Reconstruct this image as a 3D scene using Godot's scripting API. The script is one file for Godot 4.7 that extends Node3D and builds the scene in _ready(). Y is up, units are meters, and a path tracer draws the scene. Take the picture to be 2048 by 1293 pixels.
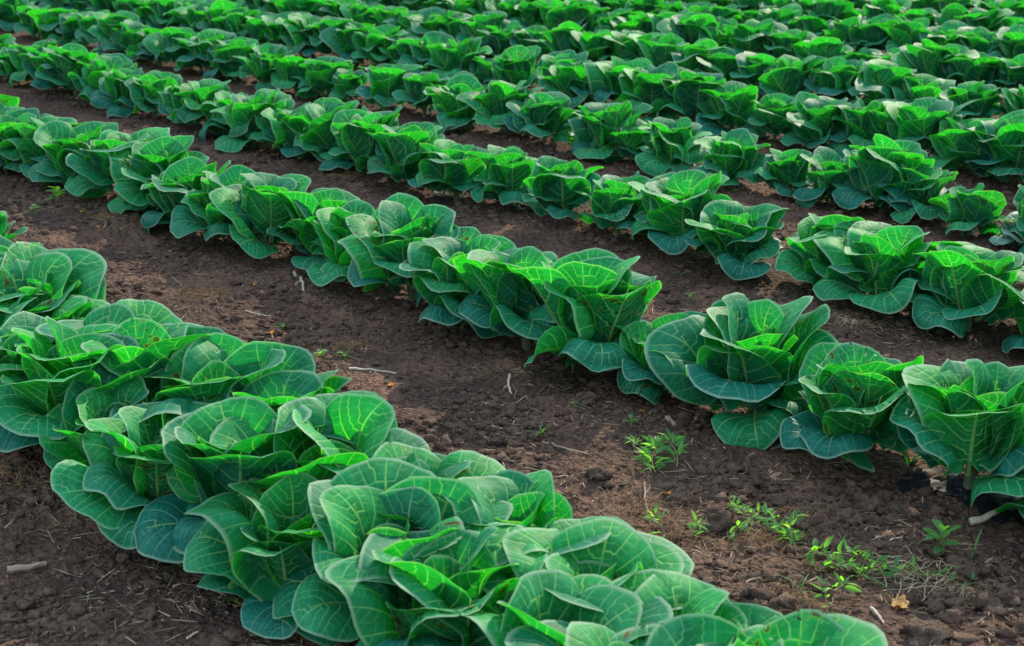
extends Node3D

# A field of young cabbages in rows, seen from standing height. Row axes: U runs along the rows (away, to the left), N across them (away, to the right).
const EYE := 1.6
const PITCH := 18.423
const YAW := 42.734
const PLANT_RADIUS := 0.25

var U := Vector3(-sin(deg_to_rad(YAW)), 0, -cos(deg_to_rad(YAW)))
var N := Vector3(cos(deg_to_rad(YAW)), 0, -sin(deg_to_rad(YAW)))
var rng := RandomNumberGenerator.new()
var M := {}
var leaf_mats := {}
var leaf_meshes := {}
var names := {}
var broad := FastNoiseLite.new()
var lumps := FastNoiseLite.new()
var crumbs := FastNoiseLite.new()
var cells := FastNoiseLite.new()


func _ready() -> void:
	rng.seed = 20240611
	# ---- camera, sky, sun, exposure
	var cam := Camera3D.new()
	cam.name = "camera"
	cam.fov = 25.135
	cam.near = 0.05
	cam.far = 6000.0
	cam.position = Vector3(0, EYE, 0)
	cam.rotation_degrees = Vector3(-PITCH, 0, 0)
	var optics := CameraAttributesPhysical.new()
	optics.frustum_focal_length = 53.828
	optics.frustum_focus_distance = 4.2
	optics.frustum_near = 0.05
	optics.frustum_far = 6000.0
	optics.exposure_aperture = 6.3
	cam.attributes = optics
	add_child(cam)
	cam.current = true
	var sky_mat := ProceduralSkyMaterial.new()
	sky_mat.sky_top_color = Color(0.60, 0.67, 0.76)
	sky_mat.sky_horizon_color = Color(0.80, 0.84, 0.86)
	sky_mat.sky_curve = 0.14
	sky_mat.ground_bottom_color = Color(0.16, 0.15, 0.12)
	sky_mat.ground_horizon_color = Color(0.55, 0.62, 0.66)
	sky_mat.sun_angle_max = 20.0
	sky_mat.sky_energy_multiplier = 1.0
	var env := Environment.new()
	env.background_mode = Environment.BG_SKY
	env.sky = Sky.new()
	env.sky.sky_material = sky_mat
	env.background_energy_multiplier = 2.1
	env.tonemap_mode = Environment.TONE_MAPPER_LINEAR
	env.tonemap_exposure = 1.7
	env.sdfgi_enabled = true
	env.ssao_enabled = true
	env.ssil_enabled = true
	var world := WorldEnvironment.new()
	world.name = "daylight"
	world.environment = env
	add_child(world)
	var sun := DirectionalLight3D.new()
	sun.name = "sun"
	sun.light_energy = 1.4
	sun.light_color = Color(1.0, 0.94, 0.84)
	sun.light_angular_distance = 0.5
	sun.shadow_enabled = true
	add_child(sun)
	var az := deg_to_rad(24.0)
	var el := deg_to_rad(34.0)
	var to_sun := Vector3(sin(az) * cos(el), sin(el), -cos(az) * cos(el))
	sun.look_at_from_position(to_sun * 50.0, Vector3.ZERO, Vector3.UP)

	# ---- ground
	make_noises()
	make_materials()
	make_ground()
	# ---- crop
	make_leaf_meshes()
	plant_field()
	# ---- weeds, sticks, clods, litter
	make_small_leaves()
	make_tapes()
	make_weeds()
	make_debris()
	make_litter()


# ------------------------------------------------------------------ helpers
func numbered(called: String) -> String:
	var k: int = names.get(called, 0)
	names[called] = k + 1
	return called if k == 0 else "%s_%03d" % [called, k]


func rr(a: float, b: float) -> float:
	return rng.randf_range(a, b)


func thing(called: String, label: String, category: String, at: Vector3, turn := 0.0, group := "") -> Node3D:
	var o := Node3D.new()
	o.name = numbered(called)
	add_child(o, true)
	o.position = at
	o.rotation.y = turn
	tag(o, label, category, group)
	return o


func tag(o: Node, label: String, category: String, group := "") -> void:
	o.set_meta("label", label)
	o.set_meta("category", category)
	if group != "":
		o.set_meta("group", group)


func part(called: String, mesh: Mesh, mat: Material, parent: Node, xf := Transform3D()) -> MeshInstance3D:
	var m := MeshInstance3D.new()
	m.mesh = mesh
	m.material_override = mat
	m.transform = xf
	if parent == self:
		m.name = numbered(called)
	else:
		var k := 0
		for c in parent.get_children():
			if String(c.name) == called or String(c.name).begins_with(called + "_0") or String(c.name).begins_with(called + "_1"):
				k += 1
		m.name = called if k == 0 else "%s_%03d" % [called, k]
	parent.add_child(m, true)
	return m


func gh(x: float, z: float) -> float:
	var d := Vector2(x, z + 5.0).length()
	var fade := clampf(1.0 - (d - 18.0) / 20.0, 0.0, 1.0)
	var c := cells.get_noise_2d(x, z)
	var rough := clampf(0.62 + broad.get_noise_2d(x * 2.2 + 40.0, z * 2.2) * 1.1, 0.12, 1.0)
	return fade * (broad.get_noise_2d(x, z) * 0.030 + lumps.get_noise_2d(x, z) * 0.020 * rough + crumbs.get_noise_2d(x, z) * 0.017 * rough + (0.5 - absf(c + 0.5)) * 0.012 * rough)


func uv_at(u: float, n: float, lift := 0.0) -> Vector3:
	var p := U * u + N * n
	p.y = gh(p.x, p.z) + lift
	return p


func make_noises() -> void:
	broad.seed = 3
	broad.frequency = 0.8
	broad.fractal_octaves = 2
	lumps.seed = 5
	lumps.frequency = 4.5
	lumps.fractal_octaves = 2
	crumbs.seed = 8
	crumbs.frequency = 17.0
	crumbs.fractal_octaves = 3
	cells.seed = 4
	cells.noise_type = FastNoiseLite.TYPE_CELLULAR
	cells.frequency = 14.0
	cells.cellular_return_type = FastNoiseLite.RETURN_DISTANCE


# ------------------------------------------------------------------ materials
func lin(r: float, g: float, b: float) -> Color:
	return Color(r, g, b).linear_to_srgb()


func plain(r: float, g: float, b: float, rough := 0.8, spec := 0.3) -> StandardMaterial3D:
	var m := StandardMaterial3D.new()
	m.albedo_color = lin(r, g, b)
	m.roughness = rough
	m.metallic_specular = spec
	return m


func noise_pic(n: FastNoiseLite, side: int) -> Image:
	return n.get_seamless_image(side, side)


func make_materials() -> void:
	# soil: crumbly colour and relief, tiled in the world at two sizes
	var f1 := FastNoiseLite.new()
	f1.seed = 21
	f1.frequency = 0.035
	f1.fractal_octaves = 5
	f1.fractal_gain = 0.62
	var f2 := FastNoiseLite.new()
	f2.seed = 22
	f2.noise_type = FastNoiseLite.TYPE_CELLULAR
	f2.frequency = 0.05
	f2.cellular_return_type = FastNoiseLite.RETURN_DISTANCE
	f2.fractal_type = FastNoiseLite.FRACTAL_FBM
	f2.fractal_octaves = 3
	var side := 512
	var a := f1.get_seamless_image(side, side)
	var b := f2.get_seamless_image(side, side)
	a.convert(Image.FORMAT_L8)
	b.convert(Image.FORMAT_L8)
	var pa := a.get_data()
	var pb := b.get_data()
	var col := PackedByteArray()
	col.resize(side * side * 3)
	var hgt := PackedByteArray()
	hgt.resize(side * side)
	for i in side * side:
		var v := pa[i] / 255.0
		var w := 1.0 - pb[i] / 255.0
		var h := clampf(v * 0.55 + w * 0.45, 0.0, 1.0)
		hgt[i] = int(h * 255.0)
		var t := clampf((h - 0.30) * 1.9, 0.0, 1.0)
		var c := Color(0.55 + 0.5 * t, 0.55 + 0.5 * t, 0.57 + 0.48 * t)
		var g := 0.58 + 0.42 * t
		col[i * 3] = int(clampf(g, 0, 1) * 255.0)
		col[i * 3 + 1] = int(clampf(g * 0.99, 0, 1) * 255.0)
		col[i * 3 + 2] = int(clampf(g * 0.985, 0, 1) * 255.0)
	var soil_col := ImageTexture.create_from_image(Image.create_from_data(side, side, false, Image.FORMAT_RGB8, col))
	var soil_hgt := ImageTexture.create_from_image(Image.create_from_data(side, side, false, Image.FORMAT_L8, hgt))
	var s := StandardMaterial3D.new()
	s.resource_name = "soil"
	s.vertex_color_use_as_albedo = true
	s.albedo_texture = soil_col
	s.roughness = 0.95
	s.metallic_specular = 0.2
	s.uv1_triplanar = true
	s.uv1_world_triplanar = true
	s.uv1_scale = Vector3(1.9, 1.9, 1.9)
	s.heightmap_enabled = true
	s.heightmap_texture = soil_hgt
	s.heightmap_scale = 3.0
	M.soil = s
	var cl: StandardMaterial3D = s.duplicate()
	cl.resource_name = "clod"
	cl.uv1_world_triplanar = true
	cl.uv1_scale = Vector3(5.3, 5.3, 5.3)
	cl.heightmap_scale = 0.5
	M.clod = cl
	var big: StandardMaterial3D = cl.duplicate()
	big.vertex_color_use_as_albedo = false
	big.albedo_color = lin(0.155, 0.110, 0.080)
	big.heightmap_scale = 1.0
	M.clod_big = big
	M.straw = plain(0.40, 0.31, 0.20, 0.8)
	M.straw.vertex_color_use_as_albedo = true
	M.straw.albedo_color = Color.WHITE
	M.stick = plain(0.26, 0.20, 0.14, 0.85)
	M.pale_stick = plain(0.42, 0.35, 0.26, 0.8)
	M.dead_leaf = plain(0.42, 0.27, 0.10, 0.8)
	M.dead_leaf.backlight_enabled = true
	M.dead_leaf.backlight = Color(0.8, 0.6, 0.3)
	M.orange_leaf = plain(0.50, 0.20, 0.03, 0.7)
	M.root = plain(0.24, 0.13, 0.06, 0.85)
	M.pale_root = plain(0.42, 0.33, 0.20, 0.8)
	M.tape = plain(0.16, 0.15, 0.145, 0.5, 0.5)
	M.film = plain(0.010, 0.012, 0.017, 0.6, 0.25)
	M.midrib = plain(0.17, 0.36, 0.13, 0.5)
	M.midrib.backlight_enabled = true
	M.midrib.backlight = Color(0.7, 0.8, 0.4)
	M.stalk = plain(0.10, 0.12, 0.06, 0.7)
	M.weed = plain(0.05, 0.13, 0.05, 0.6)
	M.weed.backlight_enabled = true
	M.weed.backlight = Color(0.55, 0.9, 0.2)
	M.weed_light = plain(0.075, 0.18, 0.055, 0.6)
	M.weed_light.backlight_enabled = true
	M.weed_light.backlight = Color(0.6, 0.9, 0.2)
	M.weed_stem = plain(0.16, 0.17, 0.07, 0.6)
	make_leaf_materials()


func outline(a: float) -> float:
	var c := 0.36
	var r := 0.46
	return c * cos(a) + sqrt(maxf(r * r - c * c * sin(a) * sin(a), 0.0))


func vein_field(sd: int, side: int) -> PackedFloat32Array:
	# net of veins: cells mirrored about the midrib; what flows to the leaf base sets the width of each vein
	var r := RandomNumberGenerator.new()
	r.seed = sd
	var pts := PackedVector2Array()
	var ways := []
	var y0 := -0.33
	while y0 < 0.80:
		var wob := r.randf_range(-0.012, 0.012)
		sow(pts, Vector2(0.032, y0 + wob), 0.03)
		sow(pts, Vector2(-0.032, y0 + wob), 0.03)
		y0 += 0.062
	for s in [-1.0, 1.0]:
		var shift := r.randf_range(-0.025, 0.025)
		for i in 7:
			var p := Vector2(0, [-0.10, -0.02, 0.085, 0.20, 0.32, 0.44, 0.55][i] + shift + r.randf_range(-0.015, 0.015))
			var ang := deg_to_rad([112.0, 86.0, 71.0, 60.0, 51.0, 42.0, 33.0][i] + r.randf_range(-5.0, 5.0))
			var way := PackedVector2Array([p])
			for k in 30:
				p += Vector2(sin(ang) * s, cos(ang)) * 0.03
				ang += -0.018 + r.randf_range(-0.06, 0.06)
				if (p - Vector2(0, 0.36)).length() > 0.50:
					break
				way.append(p)
				if k % 2 == 1 and k > 0:
					var side_dir := Vector2(cos(ang) * s, -sin(ang)).orthogonal() if false else Vector2(cos(ang), -sin(ang) * s)
					sow(pts, p + side_dir * 0.034, 0.042)
					sow(pts, p - side_dir * 0.034, 0.042)
			ways.append(way)
	for i in 1500:
		var p := Vector2(r.randf_range(-0.64, 0.64), r.randf_range(-0.32, 0.94))
		if (p - Vector2(0, 0.36)).length() < 0.60:
			sow(pts, p, 0.082)
	var tri := Geometry2D.triangulate_delaunay(pts)
	var centre := PackedVector2Array()
	var by_edge := {}
	var links := []
	for t in tri.size() / 3:
		var p := pts[tri[t * 3]]
		var q := pts[tri[t * 3 + 1]]
		var s := pts[tri[t * 3 + 2]]
		var d := 2.0 * (p.x * (q.y - s.y) + q.x * (s.y - p.y) + s.x * (p.y - q.y))
		var cc := (p + q + s) / 3.0
		if absf(d) > 1e-6:
			var o := Vector2((p.length_squared() * (q.y - s.y) + q.length_squared() * (s.y - p.y) + s.length_squared() * (p.y - q.y)) / d, (p.length_squared() * (s.x - q.x) + q.length_squared() * (p.x - s.x) + s.length_squared() * (q.x - p.x)) / d)
			if o.distance_to(cc) < 0.15:
				cc = o
		centre.append(cc)
		links.append([])
		for e in 3:
			var i0 := tri[t * 3 + e]
			var i1 := tri[t * 3 + (e + 1) % 3]
			var key := mini(i0, i1) * 10000 + maxi(i0, i1)
			if by_edge.has(key):
				links[t].append(by_edge[key])
				links[by_edge[key]].append(t)
			else:
				by_edge[key] = t
	var n := centre.size()
	var start := 0
	for i in n:
		if centre[i].distance_to(Vector2(0, -0.1)) < centre[start].distance_to(Vector2(0, -0.1)):
			start = i
	var cost := PackedFloat32Array()
	cost.resize(n)
	cost.fill(1e9)
	cost[start] = 0.0
	var prev := PackedInt32Array()
	prev.resize(n)
	prev.fill(-1)
	var done := {}
	var order := []
	while true:
		var best := -1
		for i in n:
			if not done.has(i) and cost[i] < 1e8 and (best < 0 or cost[i] < cost[best]):
				best = i
		if best < 0:
			break
		done[best] = true
		order.append(best)
		for k in links[best]:
			var mid := (centre[best] + centre[k]) * 0.5
			var l := centre[best].distance_to(centre[k])
			var w := 1.0
			if absf(mid.x) < 0.014 and absf(centre[best].x - centre[k].x) < 0.02:
				w = 0.22
			elif near_way(ways, mid) < 0.013:
				w = 0.45
			var c := cost[best] + l * w + 0.004
			if c < cost[k]:
				cost[k] = c
				prev[k] = best
	var flow := PackedFloat32Array()
	flow.resize(n)
	flow.fill(1.0)
	for i in range(order.size() - 1, 0, -1):
		if prev[order[i]] >= 0:
			flow[prev[order[i]]] += flow[order[i]]
	var out := PackedFloat32Array()
	out.resize(side * side)
	var px := 1.3 / side
	for i in n:
		for k in links[i]:
			if k < i:
				continue
			var width := 0.0017
			var strength := 0.24
			if prev[k] == i or prev[i] == k:
				var f: float = flow[k] if prev[k] == i else flow[i]
				width = 0.0014 + 0.00115 * sqrt(f)
				strength = clampf(0.28 + 0.12 * sqrt(f), 0.0, 1.0)
			stroke(out, side, px, centre[i], centre[k], width, strength)
	# the midrib itself, tapering
	for j in 16:
		var ym := -0.34 + j * 0.06
		stroke(out, side, px, Vector2(0, ym), Vector2(0, ym + 0.06), lerpf(0.032, 0.005, pow(j / 16.0, 0.6)), 1.0)
	return out


func sow(pts: PackedVector2Array, p: Vector2, apart: float) -> void:
	for q in pts:
		if q.distance_to(p) < apart:
			return
	pts.append(p)


func near_way(ways: Array, p: Vector2) -> float:
	var best := 1.0
	for way in ways:
		for i in way.size() - 1:
			best = minf(best, Geometry2D.get_closest_point_to_segment(p, way[i], way[i + 1]).distance_to(p))
	return best


func stroke(out: PackedFloat32Array, side: int, px: float, p: Vector2, q: Vector2, width: float, strength: float) -> void:
	var reach := width + px * 1.5
	var x0 := clampi(int((minf(p.x, q.x) - reach + 0.65) / px), 0, side - 1)
	var x1 := clampi(int((maxf(p.x, q.x) + reach + 0.65) / px) + 1, 0, side - 1)
	var y0 := clampi(int((0.95 - maxf(p.y, q.y) - reach) / px), 0, side - 1)
	var y1 := clampi(int((0.95 - minf(p.y, q.y) + reach) / px) + 1, 0, side - 1)
	var d := q - p
	var l2 := maxf(d.length_squared(), 1e-9)
	for y in range(y0, y1 + 1):
		for x in range(x0, x1 + 1):
			var c := Vector2((x + 0.5) * px - 0.65, 0.95 - (y + 0.5) * px)
			var t := clampf((c - p).dot(d) / l2, 0.0, 1.0)
			var dist := c.distance_to(p + d * t)
			var v := clampf((width - dist) / (px * 1.6) + 0.5, 0.0, 1.0) * strength
			if v > out[y * side + x]:
				out[y * side + x] = v


func make_leaf_materials() -> void:
	var side := 512
	var tex := []
	for v in 3:
		var veins := vein_field(70 + v, side)
		var mott := FastNoiseLite.new()
		mott.seed = 90 + v
		mott.frequency = 0.012
		mott.fractal_octaves = 4
		var fine := FastNoiseLite.new()
		fine.seed = 95 + v
		fine.noise_type = FastNoiseLite.TYPE_CELLULAR
		fine.frequency = 0.055
		fine.cellular_return_type = FastNoiseLite.RETURN_DISTANCE2_SUB
		var mi := mott.get_image(side, side)
		mi.convert(Image.FORMAT_L8)
		var fi := fine.get_image(side, side)
		fi.convert(Image.FORMAT_L8)
		var md := mi.get_data()
		var fd := fi.get_data()
		var col := PackedByteArray()
		col.resize(side * side * 3)
		var hgt := PackedByteArray()
		hgt.resize(side * side)
		var table := []
		for k in 4096:
			table.append(int(lin(k / 4095.0, 0, 0).r * 255.0 + 0.5))
		for i in side * side:
			var m := md[i] / 255.0
			var net := clampf(1.0 - fd[i] / 46.0, 0.0, 1.0)
			var vv := veins[i]
			var g := lerpf(0.75, 1.25, m) * (1.0 + 0.22 * net)
			var cr := lerpf(0.013 * g, 0.28, vv)
			var cg := lerpf(0.245 * g, 0.55, vv)
			var cb := lerpf(0.090 * g, 0.20, vv)
			col[i * 3] = table[int(clampf(cr, 0, 1) * 4095.0)]
			col[i * 3 + 1] = table[int(clampf(cg, 0, 1) * 4095.0)]
			col[i * 3 + 2] = table[int(clampf(cb, 0, 1) * 4095.0)]
			var bloom := clampf((fd[(i * 7) % (side * side)] / 255.0) * 0.06 + pow(m, 2.5) * 0.24, 0.0, 0.3) * (1.0 - vv)
			cr = lerpf(cr, 0.040, bloom)
			cg = lerpf(cg, 0.27, bloom)
			cb = lerpf(cb, 0.180, bloom)
			col[i * 3] = table[int(clampf(cr, 0, 1) * 4095.0)]
			col[i * 3 + 1] = table[int(clampf(cg, 0, 1) * 4095.0)]
			col[i * 3 + 2] = table[int(clampf(cb, 0, 1) * 4095.0)]
			hgt[i] = int(clampf(0.62 + (m - 0.5) * 0.35 - veins[i] * 0.45, 0, 1) * 255.0)
		var hi := Image.create_from_data(side, side, false, Image.FORMAT_L8, hgt)
		hi.resize(side / 4, side / 4, Image.INTERPOLATE_LANCZOS)
		tex.append([ImageTexture.create_from_image(Image.create_from_data(side, side, false, Image.FORMAT_RGB8, col)), ImageTexture.create_from_image(hi)])
		if v == 2:
			# the same leaf with dry brown spots and a yellowed patch
			var spots := FastNoiseLite.new()
			spots.seed = 131
			spots.frequency = 0.011
			spots.fractal_octaves = 4
			var bites := FastNoiseLite.new()
			bites.seed = 17
			bites.frequency = 0.030
			bites.fractal_octaves = 2
			var holes := Image.create(side, side, false, Image.FORMAT_RGBA8)
			for y in side:
				for x in side:
					var s := spots.get_noise_2d(x, y)
					var i := y * side + x
					var yel := smoothstep(0.16, 0.34, s) * 0.45
					var brn := smoothstep(0.36, 0.42, s) * 0.85
					var was := Color8(col[i * 3], col[i * 3 + 1], col[i * 3 + 2])
					was = was.lerp(Color(0.62, 0.66, 0.28), yel).lerp(Color(0.36, 0.27, 0.17), brn)
					holes.set_pixel(x, y, Color(was.r, was.g, was.b, 0.0 if bites.get_noise_2d(x, y) > 0.50 else 1.0))
			tex.append([ImageTexture.create_from_image(holes), tex[2][1]])
	# pale thin margin, laid on by the second UV (distance from the leaf base to the edge)
	var rim := Image.create(4, 128, false, Image.FORMAT_RGBA8)
	for y in 128:
		var r := (y + 0.5) / 128.0
		var al := smoothstep(0.962, 0.995, r) * 0.72
		for x in 4:
			rim.set_pixel(x, y, Color(lin(0.36, 0.52, 0.37), al))
	var rim_tex := ImageTexture.create_from_image(rim)
	var kinds := {
		"outer": [lin(0.72, 0.86, 1.12), Color(0.62, 1.0, 0.36) * 0.95],
		"mid": [lin(0.92, 1.02, 0.92), Color(0.66, 1.0, 0.36) * 1.04],
		"inner": [lin(1.12, 1.10, 0.80), Color(0.70, 1.0, 0.34) * 1.02],
		"yellow": [lin(3.0, 1.45, 0.9), Color(0.75, 1.0, 0.10) * 1.1],
		"purple": [lin(4.5, 1.1, 2.2), Color(0.8, 0.8, 0.5)],
	}
	for k in kinds:
		leaf_mats[k] = []
		for v in (4 if k == "outer" or k == "mid" else 3):
			for shade in ([0] if v == 3 or k == "yellow" or k == "purple" else [-1, 0, 1]):
				var m := StandardMaterial3D.new()
				m.resource_name = "cabbage_leaf_" + k
				var c: Color = kinds[k][0]
				var f: float = 1.0 + 0.10 * shade
				m.albedo_color = Color(c.r * f, c.g * f, c.b * (1.0 - 0.03 * shade))
				m.albedo_texture = tex[v][0]
				m.roughness = 0.50 if k == "outer" else 0.54
				m.metallic_specular = 0.30
				m.heightmap_enabled = true
				m.heightmap_texture = tex[v][1]
				m.heightmap_scale = 0.45
				m.backlight_enabled = true
				m.backlight = kinds[k][1]
				m.detail_enabled = true
				m.detail_albedo = rim_tex
				m.detail_blend_mode = BaseMaterial3D.BLEND_MODE_MIX
				m.detail_uv_layer = BaseMaterial3D.DETAIL_UV_2
				if v == 3:
					m.transparency = BaseMaterial3D.TRANSPARENCY_ALPHA_SCISSOR
					m.alpha_scissor_threshold = 0.5
				leaf_mats[k].append(m)


# ------------------------------------------------------------------ ground
func axis(lo: float, hi: float, step: float, grow: float, far: float) -> PackedFloat32Array:
	var out := PackedFloat32Array()
	var left := PackedFloat32Array()
	var x := lo
	var d := step
	while x > -far:
		d *= grow
		x -= d
		left.append(x)
	left.reverse()
	out.append_array(left)
	x = lo
	while x < hi:
		out.append(x)
		x += step
	d = step
	while x < far:
		out.append(x)
		d *= grow
		x += d
	return out


func make_ground() -> void:
	var xs := axis(-2.3, 2.3, 0.014, 1.035, 3000.0)
	var zs := axis(-6.6, -2.4, 0.015, 1.035, 3000.0)
	var nx := xs.size()
	var nz := zs.size()
	var patch := FastNoiseLite.new()
	patch.seed = 77
	patch.frequency = 1.3
	patch.fractal_octaves = 4
	var v := PackedVector3Array()
	var c := PackedColorArray()
	var nn := PackedVector3Array()
	v.resize(nx * nz)
	c.resize(nx * nz)
	nn.resize(nx * nz)
	for j in nz:
		for i in nx:
			var p := Vector3(xs[i], 0, zs[j])
			p.y = gh(p.x, p.z)
			v[j * nx + i] = p
			var t := clampf(0.5 + patch.get_noise_2d(p.x, p.z) * 1.3, 0.0, 1.0)
			var dry := clampf(0.5 + patch.get_noise_2d(p.x * 3.1 + 50.0, p.z * 3.1) * 1.2, 0.0, 1.0)
			c[j * nx + i] = Color(lerpf(0.104, 0.195, t) * lerpf(0.85, 1.2, dry), lerpf(0.070, 0.121, t) * lerpf(0.85, 1.17, dry), lerpf(0.055, 0.086, t) * lerpf(0.87, 1.13, dry))
	for j in nz:
		for i in nx:
			var a := v[j * nx + mini(i + 1, nx - 1)] - v[j * nx + maxi(i - 1, 0)]
			var b := v[mini(j + 1, nz - 1) * nx + i] - v[maxi(j - 1, 0) * nx + i]
			nn[j * nx + i] = b.cross(a).normalized()
	var idx := PackedInt32Array()
	idx.resize((nx - 1) * (nz - 1) * 6)
	var k := 0
	for j in nz - 1:
		for i in nx - 1:
			var q := j * nx + i
			idx[k] = q
			idx[k + 1] = q + 1
			idx[k + 2] = q + nx
			idx[k + 3] = q + 1
			idx[k + 4] = q + nx + 1
			idx[k + 5] = q + nx
			k += 6
	var arr := []
	arr.resize(Mesh.ARRAY_MAX)
	arr[Mesh.ARRAY_VERTEX] = v
	arr[Mesh.ARRAY_NORMAL] = nn
	arr[Mesh.ARRAY_COLOR] = c
	arr[Mesh.ARRAY_INDEX] = idx
	var mesh := ArrayMesh.new()
	mesh.add_surface_from_arrays(Mesh.PRIMITIVE_TRIANGLES, arr)
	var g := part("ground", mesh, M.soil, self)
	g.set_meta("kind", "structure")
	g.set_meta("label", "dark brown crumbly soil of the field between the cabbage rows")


# ------------------------------------------------------------------ leaves
func bend_table(k1: float, k2: float, petiole: float) -> Array:
	# curve of the midrib: position and angle at each y from -petiole to 0.9
	var pts := []
	var n := 60
	var y := -petiole
	var pos := Vector2.ZERO
	var ang := 0.0
	var step := (0.95 + petiole) / n
	for i in n + 1:
		pts.append([pos, ang])
		pos += Vector2(cos(ang), sin(ang)) * step
		ang += (k1 + k2 * (y + petiole)) * step
		y += step
	return pts


func leaf_mesh(sd: int, o: Dictionary, na: int, nr: int, split := false) -> Array:
	var r := RandomNumberGenerator.new()
	r.seed = sd
	var A := 2.45
	var petiole: float = o.petiole
	var table := bend_table(o.k1 * r.randf_range(0.7, 1.3), o.k2 * r.randf_range(0.6, 1.4), petiole)
	var cup: float = o.cup * r.randf_range(0.6, 1.3)
	var fold: float = o.fold * r.randf_range(0.4, 1.3)
	var ruf: float = o.ruffle * r.randf_range(0.7, 1.4)
	var f1 := r.randf_range(3.0, 4.4)
	var f2 := r.randf_range(6.0, 8.5)
	var f3 := r.randf_range(8.5, 11.0)
	var f4 := r.randf_range(12.0, 16.0)
	var p1 := r.randf_range(0.0, TAU)
	var p2 := r.randf_range(0.0, TAU)
	var p3 := r.randf_range(0.0, TAU)
	var p4 := r.randf_range(0.0, TAU)
	var roll: float = o.roll * r.randf_range(0.3, 1.5)
	var roll_side := r.randf_range(-1.6, 1.6)
	var twist := r.randf_range(-0.5, 0.5)
	var wide := r.randf_range(0.90, 1.10)
	var skew := r.randf_range(-0.12, 0.12)
	var flop := r.randf_range(-1.0, 1.0)
	var lay := func(x: float, y: float, rn: float, a: float) -> Vector3:
		var edge := pow(rn, 2.4)
		var z := cup * x * x * 1.7 + fold * (sqrt(x * x + 0.0016) - 0.04)
		z += ruf * edge * (0.62 * sin(f1 * a + p1) + 0.38 * sin(f2 * a + p2) * rn)
		z += 0.016 * sin(7.0 * x + p3) * sin(6.0 * y + p4) * rn
		z += 0.011 * sin(f3 * a + p4) * pow(rn, 1.5) + 0.008 * sin(f4 * a + p1 * 2.0) * pow(rn, 5.0)
		var over := maxf(rn - 0.62, 0.0)
		z -= roll * over * over * (0.35 + 0.65 * maxf(cos(a - roll_side), 0.0)) * 2.6
		z += flop * 0.16 * x * absf(x) * clampf(y + 0.2, 0.0, 1.0)
		var t := twist * y
		var xx := x * cos(t) - z * sin(t) + skew * y * y
		var zz := x * sin(t) + z * cos(t)
		var at := clampf((y + petiole) / (0.95 + petiole), 0.0, 0.9999) * 60.0
		var i := int(at)
		var fr: float = at - i
		var base: Vector2 = (table[i][0] as Vector2).lerp(table[i + 1][0], fr)
		var ang: float = lerpf(table[i][1], table[i + 1][1], fr)
		return Vector3(xx, base.x - sin(ang) * zz, base.y + cos(ang) * zz)
	var st := SurfaceTool.new()
	st.begin(Mesh.PRIMITIVE_TRIANGLES)
	# blade: rings from the leaf base out to the margin
	var lob := r.randf_range(0.0, TAU)
	for j in nr + 1:
		var rn := pow(float(j) / nr, 0.85)
		for i in na + 1:
			var a := lerpf(-A, A, float(i) / na)
			var rim := outline(a) * (1.0 + 0.035 * sin(5.0 * a + lob) + 0.013 * sin(11.0 * a + lob * 2.0) + 0.005 * sin(23.0 * a + lob))
			var x := sin(a) * rim * rn * wide
			var y := cos(a) * rim * rn
			st.set_uv(Vector2((x / wide + 0.65) / 1.3, (0.95 - y) / 1.3))
			st.set_uv2(Vector2(0.5, rn))
			st.add_vertex(lay.call(x, y, rn, a))
	for j in nr:
		for i in na:
			var q := j * (na + 1) + i
			if j > 0:
				st.add_index(q)
				st.add_index(q + na + 1)
				st.add_index(q + 1)
			st.add_index(q + 1)
			st.add_index(q + na + 1)
			st.add_index(q + na + 2)
	# stalk and midrib: a tapering ridge on the back of the blade
	var rib := st
	var first := (nr + 1) * (na + 1)
	if split:
		rib = SurfaceTool.new()
		rib.begin(Mesh.PRIMITIVE_TRIANGLES)
		first = 0
	var nm := 9
	for j in nm + 1:
		var t := float(j) / nm
		var y := lerpf(-petiole, 0.66, pow(t, 1.2))
		var w := lerpf(0.034, 0.004, pow(t, 0.55))
		for i in 6:
			var th := TAU * i / 6.0
			var c: Vector3 = lay.call(cos(th) * w, y, clampf(y / 0.82, 0.0, 1.0) * 0.5, 0.0)
			c.z += sin(th) * w * (0.75 if y < 0.0 else 0.55) - w * (0.0 if y < -0.02 else 0.45)
			rib.set_uv(Vector2(0.5, clampf((0.95 - minf(y, 0.25)) / 1.3, 0.0, 0.99)))
			rib.set_uv2(Vector2(0.5, 0.1))
			rib.add_vertex(c)
	for j in nm:
		for i in 6:
			var q := first + j * 6 + i
			var q2 := first + j * 6 + (i + 1) % 6
			rib.add_index(q)
			rib.add_index(q + 6)
			rib.add_index(q2)
			rib.add_index(q2)
			rib.add_index(q + 6)
			rib.add_index(q2 + 6)
	st.generate_normals()
	if split:
		rib.generate_normals()
		return [st.commit(), rib.commit()]
	return [st.commit()]


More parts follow.
